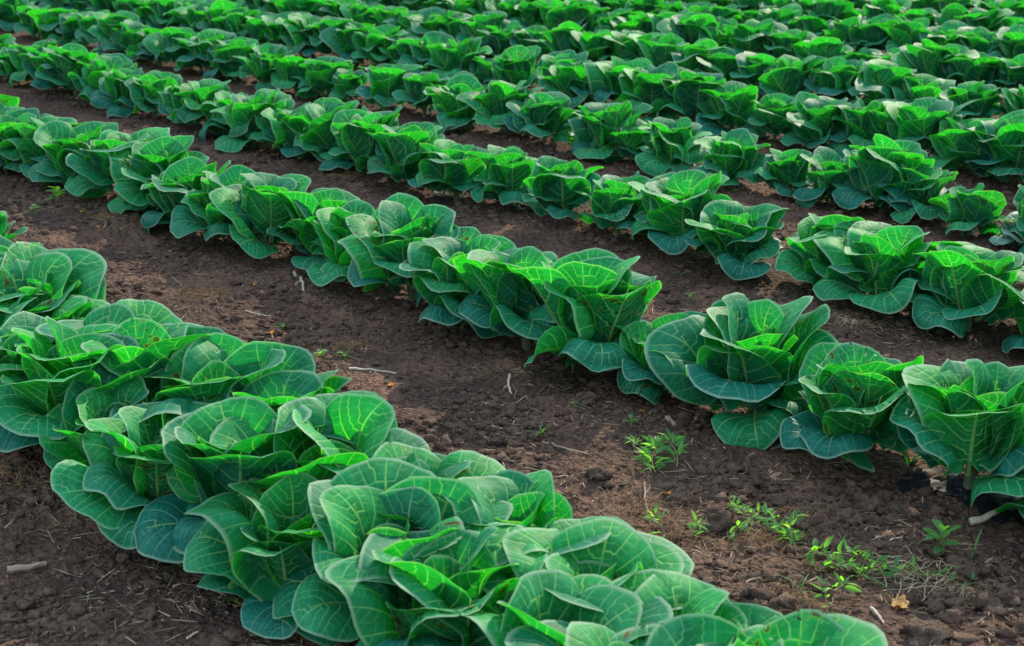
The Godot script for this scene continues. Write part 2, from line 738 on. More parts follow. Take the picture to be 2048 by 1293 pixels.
func make_leaf_meshes() -> void:
	var kinds := {
		"outer": {"petiole": 0.22, "k1": -0.15, "k2": -1.65, "cup": 0.18, "fold": 0.12, "ruffle": 0.10, "roll": 0.5},
		"mid": {"petiole": 0.18, "k1": 0.10, "k2": -0.38, "cup": 0.55, "fold": 0.15, "ruffle": 0.066, "roll": 0.8},
		"inner": {"petiole": 0.08, "k1": 0.7, "k2": 0.3, "cup": 1.1, "fold": 0.12, "ruffle": 0.06, "roll": 0.45},
	}
	var count := {"outer": 14, "mid": 16, "inner": 8}
	var sd := 500
	for k in kinds:
		leaf_meshes[k] = []
		leaf_meshes[k + "_far"] = []
		for i in count[k]:
			sd += 1
			leaf_meshes[k].append(leaf_mesh(sd, kinds[k], 44, 12, true))
			leaf_meshes[k + "_far"].append(leaf_mesh(sd, kinds[k], 22, 7))


func leaf_at(turn: float, elev: float, roll: float, size: float, out: float, up: float) -> Transform3D:
	# leaf axis (+y of the mesh) points outwards and up at elev; its inner face (+z) looks towards the plant's axis
	var b := Basis(Vector3.UP, turn) * Basis(Vector3.RIGHT, elev - PI / 2.0) * Basis(Vector3.UP, roll)
	b = b.scaled_local(Vector3(size, size, size))
	var dir := Vector3(0, 0, -1).rotated(Vector3.UP, turn)
	return Transform3D(b, dir * out + Vector3(0, up, 0))


func plan_leaves(r: RandomNumberGenerator, size: float, open: float, tint: String) -> Array:
	var out := []
	var turn := r.randf_range(0.0, TAU)
	var n_out := r.randi_range(6, 7)
	var n_mid := r.randi_range(10, 12)
	var n_in := r.randi_range(3, 4)
	var total := n_out + n_mid + n_in
	for i in total:
		turn += deg_to_rad(137.5) + r.randf_range(-0.4, 0.4)
		var k := "outer"
		var e := 0.0
		var s := 0.0
		var ro := 0.02
		var up := 0.03
		if i < n_out:
			var t := i / float(n_out)
			e = deg_to_rad(lerpf(28.0, 54.0, t) + r.randf_range(-9.0, 9.0) - 5.0 * open)
			s = r.randf_range(0.20, 0.26)
			ro = 0.025
			up = lerpf(0.035, 0.06, t)
		elif i < n_out + n_mid:
			k = "mid"
			var t := (i - n_out) / float(n_mid)
			e = deg_to_rad(lerpf(58.0, 84.0, t) + r.randf_range(-10.0, 8.0) - 6.0 * open)
			s = lerpf(r.randf_range(0.23, 0.31), r.randf_range(0.18, 0.25), t)
			ro = lerpf(0.055, 0.02, t)
			up = lerpf(0.055, 0.095, t)
		else:
			k = "inner"
			var t := (i - n_out - n_mid) / float(n_in)
			e = deg_to_rad(lerpf(68.0, 82.0, t) + r.randf_range(-5.0, 5.0))
			s = lerpf(0.20, 0.13, t) * r.randf_range(0.9, 1.1)
			ro = 0.012
			up = 0.085
		out.append([k, r.randi(), r.randi(), leaf_at(turn, e, r.randf_range(-0.42, 0.42), s * size, ro * size, up * size)])
	if tint != "":
		for l in out:
			l.append(tint)
	return out


func cabbage(at: Vector3, r: RandomNumberGenerator, size: float, open: float, label: String, tint := "", near := true) -> Node3D:
	var t := thing("cabbage", label, "cabbage", at, 0.0, "cabbages growing in rows across the field")
	t.rotation = Vector3(r.randf_range(-0.10, 0.10), 0, r.randf_range(-0.10, 0.10))
	var n := 0
	for l in plan_leaves(r, size, open, tint):
		var pool: Array = leaf_meshes[l[0] if near else l[0] + "_far"]
		var look: Array = leaf_mats[l[4] if l.size() > 4 else l[0]]
		var m := MeshInstance3D.new()
		m.name = "leaf" if n == 0 else "leaf_%03d" % n
		var pair: Array = pool[l[1] % pool.size()]
		m.mesh = pair[0]
		m.material_override = look[l[2] % look.size()]
		m.transform = l[3]
		t.add_child(m, true)
		if pair.size() > 1:
			var rib := MeshInstance3D.new()
			rib.name = "midrib"
			rib.mesh = pair[1]
			rib.material_override = M.midrib
			m.add_child(rib, true)
		n += 1
	var st := CylinderMesh.new()
	st.top_radius = 0.017 * size
	st.bottom_radius = 0.014 * size
	st.height = 0.13 * size
	st.radial_segments = 10
	st.rings = 1
	part("stalk", st, M.stalk, t, Transform3D(Basis(), Vector3(0, 0.03 * size, 0)))
	return t


func on_screen(p: Vector3, radius: float) -> bool:
	# only decides which plants are single things and which fall into the mass of crop beyond the photograph
	var q := p + Vector3(0, 0.15 - EYE, 0)
	var c := cos(deg_to_rad(PITCH))
	var s := sin(deg_to_rad(PITCH))
	var depth := -q.z * c - q.y * s
	if depth < 0.5:
		return false
	var t := tan(deg_to_rad(25.135 / 2.0))
	var x := q.x / depth / t
	var y := (q.y * c - q.z * s) / depth / t
	var m := radius / depth / t
	return absf(x) < 1024.0 / 646.5 + m and absf(y) < 1.0 + m


const ORDER := ["first", "second", "third", "fourth", "fifth", "sixth", "seventh", "eighth", "ninth", "tenth", "eleventh", "twelfth", "thirteenth", "fourteenth", "fifteenth", "sixteenth", "seventeenth", "eighteenth", "nineteenth", "twentieth", "twenty-first", "twenty-second", "twenty-third", "twenty-fourth", "twenty-fifth", "twenty-sixth", "twenty-seventh", "twenty-eighth", "twenty-ninth", "thirtieth", "thirty-first", "thirty-second", "thirty-third", "thirty-fourth", "thirty-fifth", "thirty-sixth", "thirty-seventh", "thirty-eighth", "thirty-ninth", "fortieth", "forty-first", "forty-second", "forty-third", "forty-fourth", "forty-fifth"]


func plant_field() -> void:
	# where plants stand along each row, counted from the near end to the far end
	var rows := [
		{"n": 1.60, "name": "nearest row left line", "u": [0.84, 1.12, 1.39, 1.64, 1.90, 2.16, 2.42, 2.68, 2.94, 3.21, 3.48, 3.75, 4.02, 4.30]},
		{"n": 1.79, "name": "nearest row right line", "u": [0.70, 0.98, 1.25, 1.51, 1.77, 2.03, 2.29, 2.55, 2.81, 3.08, 3.34, 3.61, 3.88, 4.15, 4.43, 4.72, 5.03]},
		{"n": 3.14, "name": "second row from front", "u": [0.72, 1.04, 1.36, 1.69, 2.02, 2.40, 2.70, 2.98, 3.30, 3.62, 3.94, 4.26, 4.56, 4.86, 5.13, 5.42, 5.75, 6.10, 6.45, 6.78, 7.08, 7.38]},
		{"n": 4.35, "name": "third row from front", "u": [1.30, 1.68, 2.05, 2.40, 2.72, 3.00, 3.36, 3.70, 4.07, 4.40, 4.76, 5.09, 5.43, 5.76, 6.09, 6.40, 6.73, 7.02, 7.32, 7.60, 7.90, 8.20, 8.54, 8.90, 9.20, 9.50, 9.85, 10.2]},
		{"n": 5.52, "name": "fourth row from front", "u": [2.0, 2.36, 2.72, 3.06, 3.34, 3.55, 3.82, 4.06, 4.36, 4.74, 4.98, 5.22, 5.42, 5.72, 6.02, 6.36, 6.80, 7.14, 7.50, 7.78, 8.08, 8.42, 8.82, 9.14, 9.50, 9.85, 10.2, 10.5, 10.9, 11.2, 11.52, 11.9, 12.5]},
	]
	var words := ["fifth", "sixth", "seventh", "eighth", "ninth", "tenth", "eleventh", "twelfth", "thirteenth", "fourteenth"]
	var across := [6.55, 7.58, 8.66, 9.74, 10.8, 11.9, 13.0, 14.1, 15.2, 16.3]
	for k in across.size():
		var us := []
		var u := 1.6
		while u < 17.0:
			us.append(u + rr(-0.05, 0.05))
			u += 0.30
		rows.append({"n": across[k], "name": words[k] + " row from front", "u": us})
	var beyond := []
	for w in rows.size():
		var row: Dictionary = rows[w]
		var seen := []
		var u0: float = row.u[0]
		for j in range(1, 5):
			row.u.push_front(u0 - 0.37 * j)
		var last: float = row.u[-1]
		while last < 18.0:
			last += rr(0.33, 0.42)
			row.u.append(last)
		for u in row.u:
			var n: float = row.n + rr(-0.05, 0.05) + (clampf((u - 3.8) * 0.16, 0.0, 0.20) + clampf((2.9 - u) * 0.09, 0.0, 0.07) - clampf((1.9 - u) * 0.12, 0.0, 0.09) if w == 1 else 0.0)
			var p := uv_at(u, n)
			if on_screen(p, 0.18) and w < 12:
				seen.append([p, u, n])
			elif p.distance_to(Vector3(0, 0, -8)) < 15.0 and p.length() > 1.1:
				beyond.append(p)
		for i in seen.size():
			var p: Vector3 = seen[i][0]
			var r := RandomNumberGenerator.new()
			r.seed = 1000 * w + i * 7 + 11
			var size := r.randf_range(0.90, 1.12)
			if r.randf() < 0.10:
				size *= 0.78
			var open := r.randf_range(-0.6, 1.0)
			var tint := ""
			var look := ""
			if w == 4 and absf(seen[i][1] - 5.42) < 0.01:
				tint = "yellow"
				size = 0.62
			if w == 4 and absf(seen[i][1] - 3.06) < 0.01 or w == 4 and absf(seen[i][1] - 4.06) < 0.01:
				size = 0.75
			if w == 4 and absf(seen[i][1] - 3.55) < 0.01:
				size = 1.2
			if w == 2:
				size = clampf(size, 0.95, 1.1)
				if absf(seen[i][1] - 2.40) < 0.01 or absf(seen[i][1] - 2.98) < 0.01:
					size = 1.18
				elif absf(seen[i][1] - 2.70) < 0.01:
					size = 0.76
			size *= [1.0, 1.03, 0.97, 0.92, 0.90][w] if w < 5 else 1.0
			if tint == "yellow":
				look = "small pale yellow-green cabbage"
			elif size < 0.76:
				look = "small young green cabbage"
			elif size > 1.02:
				look = "big spreading cabbage with broad leaves" if open > 0.2 else "big upright cabbage with ruffled leaves"
			else:
				look = "open cabbage with drooping outer leaves" if open > 0.4 else ("cabbage with cupped veined leaves" if open > -0.1 else "upright cabbage with closed heart")
			var where: String = "%s from bottom edge" % ORDER[i] if w < 2 else "%s from right edge" % ORDER[mini(i, ORDER.size() - 1)]
			if i == 0:
				where = "cut by bottom edge" if w < 2 else "nearest the right edge"
			elif i == seen.size() - 1:
				where = "farthest one at left" if w < 4 else "farthest one at top left"
			cabbage(p, r, size, open, "%s, %s, %s" % [look, row.name, where], tint, w < 4)
	# red cabbage seedling by the right edge
	var rp := RandomNumberGenerator.new()
	rp.seed = 77
	var pur := cabbage(uv_at(2.82, 5.44), rp, 0.46, 0.8, "small faded grey-mauve cabbage lying low at the right edge before the fourth row", "purple", true)
	pur.set_meta("group", "")
	pur.remove_meta("group")
	# crop outside the photograph
	var st := SurfaceTool.new()
	st.begin(Mesh.PRIMITIVE_TRIANGLES)
	var rb := RandomNumberGenerator.new()
	rb.seed = 5
	for l in plan_leaves(rb, 1.0, 0.3, ""):
		st.append_from(leaf_meshes[l[0] + "_far"][l[1] % leaf_meshes[l[0] + "_far"].size()][0], 0, l[3])
	var mm := MultiMesh.new()
	mm.transform_format = MultiMesh.TRANSFORM_3D
	mm.mesh = st.commit()
	mm.instance_count = beyond.size()
	for i in beyond.size():
		var s := rr(0.85, 1.12)
		mm.set_instance_transform(i, Transform3D(Basis(Vector3.UP, rr(0, TAU)).scaled(Vector3(s, s, s)), beyond[i]))
	var mi := MultiMeshInstance3D.new()
	mi.name = "cabbage_crop"
	mi.multimesh = mm
	mi.material_override = leaf_mats["mid"][1]
	tag(mi, "rows of green cabbages going on beyond the edges of the photo", "cabbage crop")
	mi.set_meta("kind", "stuff")
	add_child(mi, true)


# ------------------------------------------------------------------ small shapes
func tube(st: SurfaceTool, pts: Array, r0: float, r1: float, sides := 5) -> void:
	var rings := []
	for i in pts.size():
		var d: Vector3 = (pts[mini(i + 1, pts.size() - 1)] - pts[maxi(i - 1, 0)]).normalized()
		var a := d.cross(Vector3.UP if absf(d.y) < 0.9 else Vector3.RIGHT).normalized()
		var b := d.cross(a).normalized()
		var rad := lerpf(r0, r1, float(i) / (pts.size() - 1))
		var ring := []
		for k in sides:
			var th := TAU * k / sides
			ring.append(pts[i] + (a * cos(th) + b * sin(th)) * rad)
		rings.append(ring)
	for i in pts.size() - 1:
		for k in sides:
			var k2 := (k + 1) % sides
			for p in [rings[i][k], rings[i][k2], rings[i + 1][k], rings[i][k2], rings[i + 1][k2], rings[i + 1][k]]:
				st.add_vertex(p)
	for k in range(1, sides - 1):
		for p in [rings[0][0], rings[0][k + 1], rings[0][k], rings[-1][0], rings[-1][k], rings[-1][k + 1]]:
			st.add_vertex(p)


func begin() -> SurfaceTool:
	var st := SurfaceTool.new()
	st.begin(Mesh.PRIMITIVE_TRIANGLES)
	st.set_smooth_group(-1)
	return st


func finish(st: SurfaceTool) -> ArrayMesh:
	st.index()
	st.generate_normals()
	return st.commit()


func small_leaf(length: float, width: float, droop: float, shape: float) -> ArrayMesh:
	# a folded, drooping leaf blade, base at the origin, along -z; shape moves its widest place
	var st := SurfaceTool.new()
	st.begin(Mesh.PRIMITIVE_TRIANGLES)
	var n := 6
	for i in n + 1:
		var t := i / float(n)
		var w := width * pow(sin(PI * pow(t, shape)), 0.8) * 0.5 + 0.0006
		var c := Vector3(0, -droop * t * t * length + 0.12 * length * t, -t * length)
		st.add_vertex(c + Vector3(-w, w * 0.35, 0))
		st.add_vertex(c)
		st.add_vertex(c + Vector3(w, w * 0.35, 0))
	for i in n:
		for k in 2:
			var q := i * 3 + k
			for d in [q, q + 3, q + 1, q + 1, q + 3, q + 4]:
				st.add_index(d)
	st.generate_normals()
	return st.commit()


func clod_mesh(sd: int, segs := 8) -> ArrayMesh:
	var sp := SphereMesh.new()
	sp.radius = 0.5
	sp.height = 1.0
	sp.radial_segments = segs
	sp.rings = segs / 2
	var arr := sp.get_mesh_arrays()
	var v: PackedVector3Array = arr[Mesh.ARRAY_VERTEX]
	var f := FastNoiseLite.new()
	f.seed = sd
	f.frequency = 1.9
	f.fractal_octaves = 3
	for i in v.size():
		v[i] *= 1.0 + 1.05 * f.get_noise_3d(v[i].x, v[i].y, v[i].z)
	arr[Mesh.ARRAY_VERTEX] = v
	var am := ArrayMesh.new()
	am.add_surface_from_arrays(Mesh.PRIMITIVE_TRIANGLES, arr)
	var st := SurfaceTool.new()
	st.create_from(am, 0)
	st.generate_normals()
	return st.commit()


func wander(start: Vector3, dir: float, length: float, n: int, wiggle: float, lift: float, arch := 0.0) -> Array:
	var pts := []
	var p := start
	var d := dir
	for i in n + 1:
		var t := i / float(n)
		var q := p
		q.y = gh(p.x, p.z) + lift + arch * sin(PI * t)
		pts.append(q)
		d += rr(-wiggle, wiggle)
		p += Vector3(sin(d), 0, cos(d)) * length / n
	return pts


func local(pts: Array, origin: Vector3) -> Array:
	var out := []
	for p in pts:
		out.append(p - origin)
	return out


# ------------------------------------------------------------------ weeds
func on_soil(x: float, z: float, lift := 0.0) -> Vector3:
	return Vector3(x, gh(x, z) + lift, z)


func bindweed(x: float, z: float, x2: float, z2: float, count: int, length: float, label: String) -> void:
	var root := on_soil(x, z)
	var tip := on_soil(x2, z2)
	var t := thing("bindweed", label, "weed", root, 0.0, "bindweed runners on the soil")
	var run := tip - root
	var side := Vector3(-run.z, 0, run.x).normalized()
	var pts := []
	var ph := rr(0, TAU)
	for i in 13:
		var k := i / 12.0
		var p := root + run * k + side * sin(k * 6.0 + ph) * run.length() * 0.08
		p.y = gh(p.x, p.z) + 0.006 + 0.03 * sin(PI * minf(k * 1.2, 1.0)) + 0.018 * absf(sin(k * 9.0 + ph)) * k
		pts.append(p - root)
	var st := begin()
	tube(st, pts, 0.0018, 0.0008)
	part("stem", finish(st), M.weed_stem, t)
	var heading := atan2(-run.x, -run.z)
	for i in count:
		var k := (i + 0.6) / count
		var f := k * 11.99
		var p: Vector3 = (pts[int(f)] as Vector3).lerp(pts[int(f) + 1], f - int(f))
		var l := length * rr(0.5, 1.3) * lerpf(1.1, 0.7, k)
		var turn := heading + (1.0 if rng.randf() < 0.5 else -1.0) * rr(0.1, 2.0)
		var b := Basis(Vector3.UP, turn) * Basis(Vector3.RIGHT, rr(-0.2, 1.1)) * Basis(Vector3.BACK, rr(-0.9, 0.9))
		var q := p + b * Vector3(0, 0, -l * 0.25) + Vector3(0, 0.004, 0)
		part("leaf", small_leaf_pool[i % 6], M.weed if (i * 7 + count) % 5 else M.weed_light, t, Transform3D(b.scaled_local(Vector3(l, l, l)), q))


func seedling(x: float, z: float, h: float, count: int, label: String) -> void:
	var t := thing("weed_seedling", label, "weed", on_soil(x, z), rr(0, TAU), "weed seedlings on the soil")
	var st := begin()
	var lean := Vector3(rr(-0.25, 0.25), 0, rr(-0.25, 0.25)) * h
	tube(st, [Vector3(0, -0.006, 0), lean * 0.4 + Vector3(0, h * 0.5, 0), lean + Vector3(0, h, 0)], 0.0018, 0.001)
	part("stem", finish(st), M.weed_stem, t)
	for i in count:
		var k := lerpf(0.35, 1.0, i / float(count))
		var l := h * rr(0.5, 0.8) + 0.008
		var b := Basis(Vector3.UP, i * 2.4 + rr(-0.3, 0.3)) * Basis(Vector3.RIGHT, rr(0.1, 0.9))
		part("leaf", small_leaf_pool[6 + i % 4], M.weed_light if i % 3 else M.weed, t, Transform3D(b.scaled_local(Vector3(l, l, l)), lean * k + Vector3(0, h * k, 0)))


func grass_tuft(x: float, z: float, h: float, count: int, label: String) -> void:
	var t := thing("grass_tuft", label, "grass", on_soil(x, z), rr(0, TAU), "grass sprouts on the soil")
	for i in count:
		var l := h * rr(0.8, 1.4)
		var b := Basis(Vector3.UP, i * TAU / count + rr(-0.5, 0.5)) * Basis(Vector3.RIGHT, rr(0.45, 1.25))
		part("blade", small_leaf_pool[10 + i % 3], M.weed_light if i % 2 else M.weed, t, Transform3D(b.scaled_local(Vector3(l, l, l)), Vector3(rr(-0.004, 0.004), -0.003, rr(-0.004, 0.004))))


var small_leaf_pool := []


func make_small_leaves() -> void:
	for i in 6:
		small_leaf_pool.append(small_leaf(1.0, rr(0.28, 0.42), rr(0.1, 0.6), 0.75))
	for i in 4:
		small_leaf_pool.append(small_leaf(1.0, rr(0.45, 0.62), rr(0.1, 0.5), 1.1))
	for i in 3:
		small_leaf_pool.append(small_leaf(1.0, rr(0.07, 0.10), rr(0.4, 0.9), 0.7))


# ------------------------------------------------------------------ sticks, dead leaves, roots, clods
func stick(x: float, z: float, x2: float, z2: float, r: float, mat: String, label: String) -> void:
	var a := on_soil(x, z, r * 0.9)
	var b := on_soil(x2, z2, r * 0.9)
	var pts := []
	var n := 9
	var side := (b - a).cross(Vector3.UP).normalized() * (b - a).length()
	var bow := rr(-0.08, 0.08)
	for i in n + 1:
		var t := i / float(n)
		var p := a.lerp(b, t) + side * (bow * sin(PI * t) + rr(-0.012, 0.012))
		p.y = maxf(p.y + rr(0.0, r * 0.6), gh(p.x, p.z) + r * 0.7)
		pts.append(p - a)
	var st := begin()
	tube(st, pts, r * rr(0.9, 1.1), r * rr(0.55, 0.8), 7)
	if (b - a).length() > 0.07:
		var fork: Vector3 = pts[5]
		tube(st, [fork, fork + (b - a) * 0.18 + side * 0.09 + Vector3(0, r, 0), fork + (b - a) * 0.33 + side * 0.12 + Vector3(0, r * 1.6, 0)], r * 0.55, r * 0.2, 5)
	var o := part("dry_stick", finish(st), M[mat], self, Transform3D(Basis(), a))
	tag(o, label, "stick", "dry sticks and stalks on the soil")


func dead_leaf(x: float, z: float, size: float, mat: String, label: String) -> void:
	var st := begin()
	var n := 7
	var g := []
	var f := FastNoiseLite.new()
	f.seed = rng.randi() % 10000
	f.frequency = 1.3
	for j in n:
		for i in n:
			var u := i / float(n - 1) * 2.0 - 1.0
			var v := j / float(n - 1) * 2.0 - 1.0
			var d := Vector2(u, v)
			var k := maxf(absf(u), absf(v)) / maxf(d.length(), 0.001)
			d *= k * (1.0 + 0.45 * f.get_noise_2d(atan2(v, u) * 1.2, 7.0))
			var y := 0.30 + 0.55 * f.get_noise_2d(d.x * 1.1 + 20.0, d.y * 1.1) + 0.22 * d.x * d.x
			g.append(Vector3(d.x * 0.5, maxf(y, 0.02) * 0.5, d.y * 0.36) * size)
	for j in n - 1:
		for i in n - 1:
			var q := j * n + i
			for k in [q, q + 1, q + n, q + 1, q + n + 1, q + n]:
				st.add_vertex(g[k])
	var o := part("dead_leaf", finish(st), M[mat], self, Transform3D(Basis(Vector3.UP, rr(0, TAU)), on_soil(x, z, 0.002)))
	tag(o, label, "dead leaf", "dead leaf scraps on the soil")


var tangles := []


func root_tangle(x: float, z: float, size: float, count: int, mat: String, label: String) -> void:
	tangles.append(Vector3(x, size, z))
	var at := on_soil(x, z)
	var st := begin()
	var main := rr(0, TAU)
	for i in count:
		var d := main + rr(-0.9, 0.9) + (PI if rng.randf() < 0.5 else 0.0)
		var s := at + Vector3(rr(-1, 1), 0, rr(-1, 1)) * size * 0.55
		var l := size * rr(0.35, 1.0)
		s -= Vector3(sin(d), 0, cos(d)) * l * 0.5
		var r := rr(0.0005, 0.0014)
		tube(st, local(wander(s, d, l, 7, 0.45, 0.003, rr(0.0, 0.022)), at), r, r * 0.6, 4)
	var o := part("root_tangle", finish(st), M[mat], self, Transform3D(Basis(), at))
	tag(o, label, "dry roots", "dry roots and fibres on the soil")


var clod_pool := []


func clod(x: float, z: float, size: float, tall: float, label: String) -> void:
	if clod_pool.is_empty():
		for i in 6:
			clod_pool.append(clod_mesh(300 + i, 18))
	var b := Basis(Vector3.UP, rr(0, TAU)).scaled(Vector3(size * rr(0.9, 1.2), size * tall, size * rr(0.8, 1.0)))
	var o := part("soil_clod", clod_pool[rng.randi() % 6], M.clod_big, self, Transform3D(b, on_soil(x, z, size * tall * 0.22)))
	tag(o, label, "clod", "clods of earth on the soil")


func tape(x: float, z: float, x2: float, z2: float, wide: float, mat: String, label: String) -> void:
	var a := on_soil(x, z)
	var b := on_soil(x2, z2)
	var side := (b - a).cross(Vector3.UP).normalized()
	var st := SurfaceTool.new()
	st.begin(Mesh.PRIMITIVE_TRIANGLES)
	var n := 24
	var m := 6
	var f := FastNoiseLite.new()
	f.seed = 17
	f.frequency = 22.0 if mat == "film" else 9.0
	for i in n + 1:
		var t := i / float(n)
		for j in m + 1:
			var s := j / float(m) - 0.5
			var edge := 1.0 + 0.25 * f.get_noise_2d(t * 2.0, signf(s) * 9.0)
			var p := a.lerp(b, t) + side * s * wide * edge
			var wave := f.get_noise_2d(p.x, p.z) * (0.010 if mat == "film" else 0.003) * (0.5 if mat == "film" else 1.0)
			var c := a.lerp(b, t)
			p.y = gh(p.x if mat == "film" else c.x, p.z if mat == "film" else c.z) + 0.009 + wave + (0.004 * (1.0 - 4.0 * s * s) if mat == "tape" else 0.0)
			st.add_vertex(p - a)
	for i in n:
		for j in m:
			var q := i * (m + 1) + j
			for k in [q, q + m + 1, q + 1, q + 1, q + m + 1, q + m + 2]:
				st.add_index(k)
	st.generate_normals()
	var o := part("drip_tape" if mat == "tape" else "plastic_film", st.commit(), M[mat], self, Transform3D(Basis(), a))
	tag(o, label, "drip tape" if mat == "tape" else "plastic film")


func make_tapes() -> void:
	tape(1.238, -5.147, 1.393, -4.954, 0.022, "tape", "shiny grey drip tape showing at the foot of the third row")
	tape(-0.021, -6.476, 0.158, -6.29, 0.022, "tape", "short length of drip tape at the foot of the third row, middle")
	tape(-0.376, -6.836, -0.197, -6.651, 0.02, "tape", "bent pale end of drip tape before the third row")
	tape(-1.711, -6.592, -1.563, -6.4, 0.1, "film", "bluish plastic film under the second row at left")
	tape(1.034, -3.49, 1.268, -3.259, 0.12, "film", "dark plastic film under the second row at the right edge")
	tape(0.754, -3.808, 0.852, -3.694, 0.09, "film", "dark plastic film scrap under the second row, middle")


func make_weeds() -> void:
	bindweed(0.384, -3.496, 0.377, -3.643, 50, 0.0357, "leafy bindweed clump on bare soil between nearest and second rows")
	bindweed(0.426, -3.528, 0.452, -3.677, 39, 0.0336, "bindweed shoots leaning over the right side of the leafy clump")
	bindweed(0.351, -3.496, 0.337, -3.694, 30, 0.0273, "thin bindweed shoot bending left beside the leafy clump")
	bindweed(0.646, -3.086, 0.54, -3.321, 47, 0.0273, "long bindweed runner reaching up-left from the creeping weed patch")
	bindweed(0.509, -3.119, 0.682, -3.086, 50, 0.0273, "bindweed runner lying along the left half of the creeping weed patch")
	bindweed(0.668, -3.073, 0.691, -3.231, 25, 0.0273, "short upright bindweed shoot in the middle of the weed patch")
	bindweed(0.671, -3.028, 0.85, -2.975, 56, 0.0294, "dense bindweed runner in the middle of the creeping weed patch")
	bindweed(0.707, -2.975, 0.812, -2.932, 39, 0.0252, "dark bindweed shoot at the lower edge of the weed patch")
	bindweed(0.828, -2.951, 1.053, -2.923, 39, 0.0273, "bindweed runner with sparse leaves beside the pale straw tuft")
	bindweed(0.73, -2.893, 0.668, -2.726, 22, 0.0315, "bindweed shoot hanging downward below the creeping weed patch")
	bindweed(0.372, -3.124, 0.319, -3.204, 19, 0.0273, "small bindweed shoot beside the upper edge of the nearest row")
	bindweed(0.432, -3.124, 0.456, -3.177, 19, 0.0252, "short bindweed shoot left of the creeping weed patch")
	seedling(-1.082, -3.259, 0.05, 5, "seedling with lobed bright leaves on soil at the lower left")
	seedling(1.023, -3.086, 0.075, 9, "leafy upright weed seedling on soil at the lower right")
	seedling(-2.103, -6.514, 0.07, 9, "bushy green weed on soil behind the nearest row at far left")
	seedling(-2.128, -6.784, 0.06, 6, "slim weed just behind the bushy one at far left")
	seedling(-2.136, -6.326, 0.035, 5, "low green seedling left of the bushy weed at far left")
	seedling(-0.624, -4.436, 0.03, 6, "low weed seedling on soil right of the nearest row")
	seedling(-0.546, -4.464, 0.028, 5, "spindly weed seedling near the pale stick")
	seedling(-0.797, -4.773, 0.025, 4, "tiny seedling on soil left of the second row")
	seedling(0.654, -5.085, 0.03, 6, "green seedling behind the second row beside an orange leaf")
	seedling(0.338, -3.808, 0.03, 5, "sparse pale seedling left of the leafy bindweed clump")
	seedling(-1.533, -7.925, 0.03, 5, "seedling at the foot of the third row, far left")
	seedling(-1.601, -8.066, 0.03, 4, "smaller seedling left of its twin below the third row")
	seedling(-0.137, -6.582, 0.035, 5, "seedling tucked under front leaves of the third row")
	seedling(-0.456, -6.651, 0.03, 3, "reddish-green seedling on soil before the third row")
	seedling(0.597, -3.259, 0.03, 4, "small seedling at the top of the creeping weed patch")
	grass_tuft(0.077, -3.801, 0.055, 5, "bright grass tuft on soil in the middle of the wide gap")
	grass_tuft(-0.777, -3.043, 0.06, 5, "grass tuft in shade below the nearest row at lower left")
	grass_tuft(-0.591, -2.848, 0.07, 5, "grass tuft in shade near the bottom of the nearest row")
	grass_tuft(0.657, -5.409, 0.045, 4, "bright grass sprout on soil between second and third rows")
	grass_tuft(1.059, -3.56, 0.09, 5, "grass tuft hanging from under the second row at right")
	grass_tuft(-1.677, -6.03, 0.04, 3, "lone grass sprout on soil at far left")
	grass_tuft(-1.599, -5.915, 0.03, 5, "reddish dry grass sprout beside the lone green one")
	grass_tuft(0.185, -3.951, 0.04, 4, "small grass sprout in front of the second row")
	grass_tuft(1.102, -3.111, 0.06, 2, "single thin grass blade beside the seedling at lower right")
	grass_tuft(1.068, -6.784, 0.05, 9, "wispy grass tuft between third and fourth rows")
	grass_tuft(0.226, -7.994, 0.045, 3, "grass sprout before the fourth row")
	grass_tuft(-1.101, -7.225, 0.04, 3, "grass sprout at the foot of the third row")
	grass_tuft(-0.668, -3.023, 0.04, 4, "short grass sprout against the lower leaves of the nearest row")
	grass_tuft(0.639, -2.859, 0.05, 4, "yellow-green grass sprout below the creeping weed patch")
	grass_tuft(0.796, -2.963, 0.06, 6, "pale grass clump by the dry straw tuft")
	grass_tuft(-0.897, -3.419, 0.04, 3, "thin grass sprout under the nearest row's front leaves")


